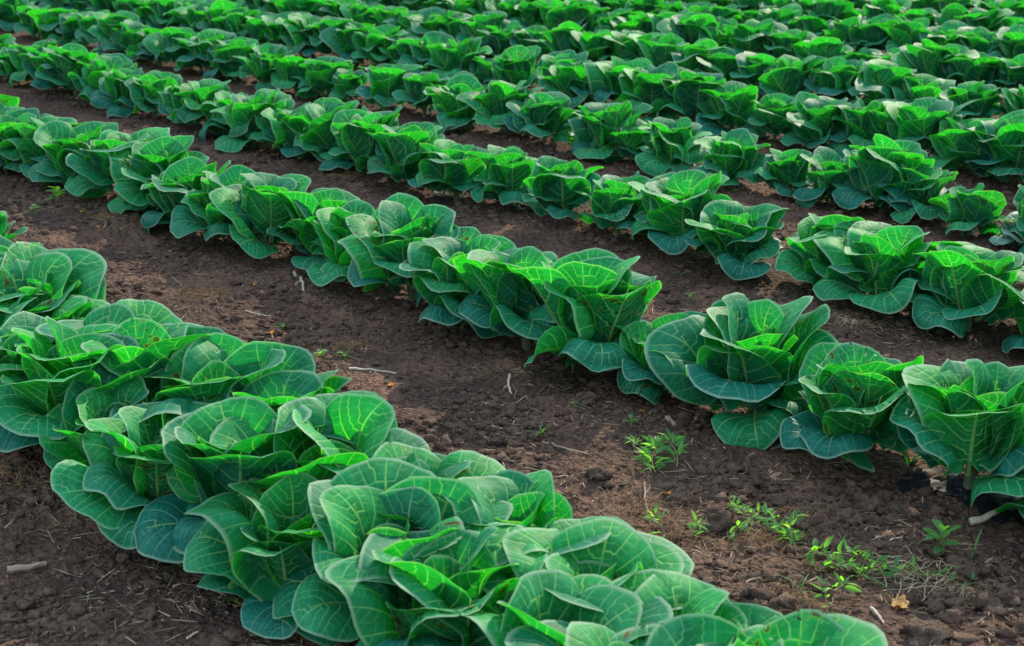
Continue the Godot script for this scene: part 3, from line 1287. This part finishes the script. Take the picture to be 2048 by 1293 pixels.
func make_debris() -> void:
	stick(-0.515, -4.296, -0.365, -4.278, 0.0045, "pale_stick", "pale forked stick lying on soil right of the nearest row")
	stick(-1.16, -2.98, -1.086, -3.028, 0.008, "stick", "thick brown stick on soil at the lower left edge")
	stick(-0.846, -5.396, -0.771, -5.135, 0.007, "pale_stick", "pale splintered stalk on soil left of the second row")
	stick(0.085, -3.736, 0.205, -3.609, 0.003, "stick", "thin twig lying in the middle of the wide soil gap")
	stick(1.13, -3.237, 1.226, -3.276, 0.009, "pale_stick", "thick weathered stalk on soil at the right edge")
	stick(0.848, -3.182, 0.943, -3.298, 0.0035, "stick", "dark twig slanting across soil right of the clod heap")
	stick(0.879, -3.156, 0.925, -3.198, 0.003, "pale_stick", "straight pale twig below the dark slanting twig")
	stick(0.89, -3.124, 0.949, -3.169, 0.0022, "pale_stick", "thin whitish stem, lowest of three twigs right of the clod heap")
	stick(-0.081, -3.882, -0.027, -3.83, 0.003, "pale_stick", "short pale twig on soil right of the nearest row")
	stick(-0.006, -4.216, -0.003, -4.088, 0.004, "pale_stick", "short pale straw standing in soil before the second row")
	stick(0.449, -3.89, 0.465, -3.83, 0.008, "stick", "stubby brown stalk above the leafy bindweed clump")
	stick(0.341, -3.287, 0.344, -3.419, 0.0035, "stick", "jointed dry stalk beneath the leafy bindweed clump")
	stick(-0.957, -4.942, -0.851, -4.839, 0.0022, "pale_stick", "thin curved twig on soil right of the nearest row's bend")
	stick(-0.771, -2.939, -0.757, -2.951, 0.003, "pale_stick", "small pale straw on dark soil at lower left")
	stick(-0.688, -2.694, -0.667, -2.714, 0.003, "pale_stick", "white straw near the bottom edge at left")
	stick(0.781, -2.794, 0.795, -2.735, 0.004, "pale_stick", "peeled pale twig on soil at the lower right")
	stick(0.521, -2.882, 0.582, -2.916, 0.003, "stick", "brown twig beside the nearest row's right leaves")
	stick(0.352, -2.987, 0.417, -2.905, 0.004, "stick", "dark twig half hidden by the nearest row's right leaves")
	stick(-1.449, -5.757, -1.355, -5.819, 0.0022, "pale_stick", "thin twig on soil between nearest and second rows at left")
	stick(-1.754, -6.438, -1.749, -5.996, 0.002, "pale_stick", "curved dry stem by the orange root tangle at far left")
	stick(-2.428, -7.167, -2.237, -7.031, 0.0022, "stick", "dry twig at the foot of the second row at left")
	dead_leaf(1.951, -6.236, 0.075, "dead_leaf", "crumpled pale dead leaf on soil before the fourth row at right")
	dead_leaf(-1.259, -7.604, 0.035, "dead_leaf", "pale dead leaf scrap on soil before the third row")
	dead_leaf(-0.978, -5.236, 0.022, "orange_leaf", "curled orange leaf scrap on soil left of the second row")
	dead_leaf(-0.375, -4.185, 0.024, "orange_leaf", "orange leaf scrap below the pale forked stick")
	dead_leaf(0.382, -3.959, 0.018, "orange_leaf", "small orange leaf scrap in front of the second row")
	dead_leaf(-0.825, -4.677, 0.028, "orange_leaf", "orange-brown leaf scrap right of the nearest row's bend")
	dead_leaf(-1.097, -3.404, 0.03, "dead_leaf", "yellowed leaf scrap on shaded soil at lower left")
	dead_leaf(0.855, -2.833, 0.05, "dead_leaf", "pale flake of dead leaf below the straw tuft")
	dead_leaf(0.55, -4.703, 0.02, "orange_leaf", "orange leaf scrap behind the second row")
	dead_leaf(0.394, -3.374, 0.028, "orange_leaf", "orange leaf scrap under the leafy bindweed clump")
	dead_leaf(0.623, -3.512, 0.018, "orange_leaf", "tiny orange scrap on soil right of the bindweed clump")
	dead_leaf(-1.782, -6.038, 0.02, "orange_leaf", "orange scrap on soil at far left")
	dead_leaf(0.761, -3.124, 0.035, "dead_leaf", "tan leaf scrap among the roots of the weed patch")
	dead_leaf(-0.632, -4.499, 0.03, "orange_leaf", "ochre leaf scrap beside the low weed seedling")
	dead_leaf(-1.933, -6.345, 0.022, "orange_leaf", "orange scrap beside the far-left root tangle")
	root_tangle(0.34, -3.301, 0.1, 34, "root", "tangle of brown dry roots under the leafy bindweed clump")
	root_tangle(0.388, -3.164, 0.09, 26, "root", "brown root tangle beside the upper edge of the nearest row")
	root_tangle(0.705, -3.273, 0.1, 30, "root", "arching brown root tangle above the creeping weed patch")
	root_tangle(0.617, -3.124, 0.1, 26, "root", "dry roots under the left half of the creeping weed patch")
	root_tangle(0.925, -2.975, 0.14, 44, "pale_root", "pale dry straw tuft at the right end of the weed patch")
	root_tangle(1.016, -2.893, 0.06, 26, "pale_root", "fringed pale straw end at the far right of the weed patch")
	root_tangle(-1.543, -6.166, 0.12, 34, "root", "orange-brown root tangle on soil at far left")
	root_tangle(-1.774, -6.254, 0.1, 22, "root", "loose brown fibres left of the far-left root tangle")
	root_tangle(-1.305, -3.48, 0.09, 28, "root", "orange root tangle on soil at the lower left edge")
	root_tangle(-1.139, -5.135, 0.14, 34, "root", "spread of brown roots on soil right of the nearest row's bend")
	root_tangle(-0.558, -4.573, 0.08, 20, "root", "small brown root tangle near the pale forked stick")
	root_tangle(0.618, -2.805, 0.07, 18, "root", "thin root loop on soil below the creeping weed patch")
	root_tangle(1.164, -4.73, 0.07, 20, "pale_root", "pale curled roots behind the second row")
	root_tangle(-0.835, -7.11, 0.06, 16, "root", "small orange root tangle before the third row")
	root_tangle(-1.108, -3.48, 0.07, 18, "pale_root", "pale fibres under the nearest row's front leaves at left")
	clod(0.872, -2.694, 0.085, 0.5, "large flat-topped clod at the bottom right edge")
	clod(0.508, -3.198, 0.075, 0.75, "large round clod left of the creeping weed patch")
	clod(-1.061, -3.38, 0.075, 0.8, "large dark clod beside the nearest row's front leaves at left")
	clod(0.885, -3.344, 0.045, 1.1, "upright egg-shaped clod in the clod heap")
	clod(0.904, -3.315, 0.05, 1, "broad clod at the front of the clod heap")
	clod(0.877, -3.404, 0.04, 0.9, "rounded clod at the left of the clod heap")
	clod(0.951, -3.389, 0.045, 0.8, "dark clod at the right of the clod heap")
	clod(0.842, -3.33, 0.04, 0.8, "low clod at the foot of the clod heap")
	clod(0.92, -3.449, 0.035, 0.8, "small clod topping the back of the clod heap")
	clod(0.685, -2.893, 0.05, 0.5, "elongated brown clod below the creeping weed patch")
	clod(0.648, -2.905, 0.04, 0.7, "round clod left of the elongated brown one")
	clod(-0.245, -4.666, 0.055, 0.8, "clod under the front leaves of the second row")
	clod(0.3, -4.264, 0.035, 0.7, "clod on shaded soil before the second row")
	clod(0.738, -3.677, 0.05, 0.6, "clod half buried at the foot of the second row")
	clod(0.216, -3.44, 0.045, 0.7, "clod on soil close to the nearest row's right leaves")
	clod(-0.006, -3.729, 0.03, 0.7, "small clod in the middle of the wide soil gap")
	clod(-0.791, -2.805, 0.04, 0.6, "clod on soil near the lower left corner")
	clod(-0.919, -3.073, 0.035, 0.6, "clod on the cracked track at lower left")
	clod(1.546, -4.31, 0.055, 0.7, "clod at the right edge behind the second row")
	clod(0.68, -3.344, 0.05, 0.7, "clod behind the arching root tangle")
	clod(0.59, -3.419, 0.035, 0.7, "clod above the long bindweed runner")
	clod(1.04, -2.826, 0.06, 0.6, "clod near the bottom right corner")
	clod(-0.982, -2.751, 0.04, 0.6, "clod near the bottom left corner")


func scatter(called: String, mesh: Mesh, mat: Material, label: String, category: String, places: Array, tints: Array) -> void:
	var mm := MultiMesh.new()
	mm.transform_format = MultiMesh.TRANSFORM_3D
	mm.use_colors = true
	mm.mesh = mesh
	mm.instance_count = places.size()
	for i in places.size():
		mm.set_instance_transform(i, places[i])
		mm.set_instance_color(i, tints[i])
	var o := MultiMeshInstance3D.new()
	o.name = called
	o.multimesh = mm
	o.material_override = mat
	tag(o, label, category)
	o.set_meta("kind", "stuff")
	add_child(o, true)


func make_litter() -> void:
	var drift := FastNoiseLite.new()
	drift.seed = 41
	drift.frequency = 1.6
	drift.fractal_octaves = 3
	var places := []
	var tints := []
	while places.size() < 100000:
		var z := -2.3 - 9.5 * pow(rng.randf(), 1.7)
		var x := rr(-0.42, 0.42) * -z + rr(-0.3, 0.3)
		var dens := clampf(0.38 + drift.get_noise_2d(x, z) * 2.2, 0.05, 1.0)
		if rng.randf() > dens:
			continue
		var s := 0.0032 + 0.0105 * pow(rng.randf(), 2.0) + 0.032 * pow(rng.randf(), 14.0)
		var b := Basis.from_euler(Vector3(rr(0, TAU), rr(0, TAU), rr(0, TAU))).scaled(Vector3(s * rr(0.9, 1.5), s * rr(0.6, 0.95), s))
		places.append(Transform3D(b, on_soil(x, z, s * rr(-0.2, 0.25))))
		var g := rr(0.75, 1.35)
		tints.append(Color(0.145 * g, 0.098 * g, 0.071 * g))
	scatter("soil_crumbs", clod_mesh(310, 8), M.clod, "loose crumbs of dark soil lying all over the field", "soil crumbs", places, tints)
	# straw bits
	places = []
	tints = []
	while places.size() < 6000:
		var z := -2.3 - 8.0 * pow(rng.randf(), 1.6)
		var x := rr(-0.42, 0.42) * -z
		if rng.randf() > clampf(0.35 - drift.get_noise_2d(x + 30.0, z) * 1.6, 0.04, 1.0):
			continue
		var l := 0.005 + 0.028 * pow(rng.randf(), 2.6)
		var b := Basis(Vector3.UP, rr(0, TAU)) * Basis(Vector3.RIGHT, rr(-0.25, 0.25))
		b = b.scaled_local(Vector3(rr(0.0006, 0.0017), rr(0.0006, 0.0014), l))
		places.append(Transform3D(b, on_soil(x, z, 0.005)))
		var g := rr(0.3, 1.0)
		tints.append(Color(0.42 * g, 0.32 * g, 0.20 * g))
	var st := begin()
	tube(st, [Vector3(0, 0, -0.5), Vector3(0.6, 0.5, -0.1), Vector3(0, 0, 0.5)], 1.0, 0.8, 5)
	scatter("straw_bits", finish(st), M.straw, "short bits of pale straw strewn over the soil", "straw", places, tints)
	# fine dry fibres
	places = []
	tints = []
	while places.size() < 6000:
		var z := -2.3 - 6.5 * pow(rng.randf(), 1.5)
		var x := rr(-0.42, 0.42) * -z
		if places.size() < 2600:
			var c: Vector3 = tangles[places.size() % tangles.size()]
			x = c.x + rng.randfn(0.0, 1.0) * c.y * 0.9
			z = c.z + rng.randfn(0.0, 1.0) * c.y * 0.9
		elif rng.randf() > clampf(drift.get_noise_2d(x * 1.4 - 20.0, z * 1.4) * 2.4, 0.03, 1.0):
			continue
		var l := rr(0.015, 0.05)
		var b := Basis(Vector3.UP, rr(0, TAU)) * Basis(Vector3.RIGHT, rr(-0.3, 0.3)) * Basis(Vector3.BACK, rr(-0.8, 0.8))
		places.append(Transform3D(b.scaled_local(Vector3(l, l, l)), on_soil(x, z, 0.006)))
		var g := rr(0.5, 1.1)
		tints.append(Color(0.27 * g, 0.165 * g, 0.085 * g))
	st = begin()
	tube(st, [Vector3(0, 0, -0.5), Vector3(0.10, 0.06, -0.2), Vector3(0.05, 0.1, 0.1), Vector3(-0.14, 0.04, 0.35), Vector3(-0.22, 0, 0.5)], 0.018, 0.008, 4)
	scatter("dry_fibres", finish(st), M.straw, "fine brown root fibres strewn over the soil", "fibres", places, tints)
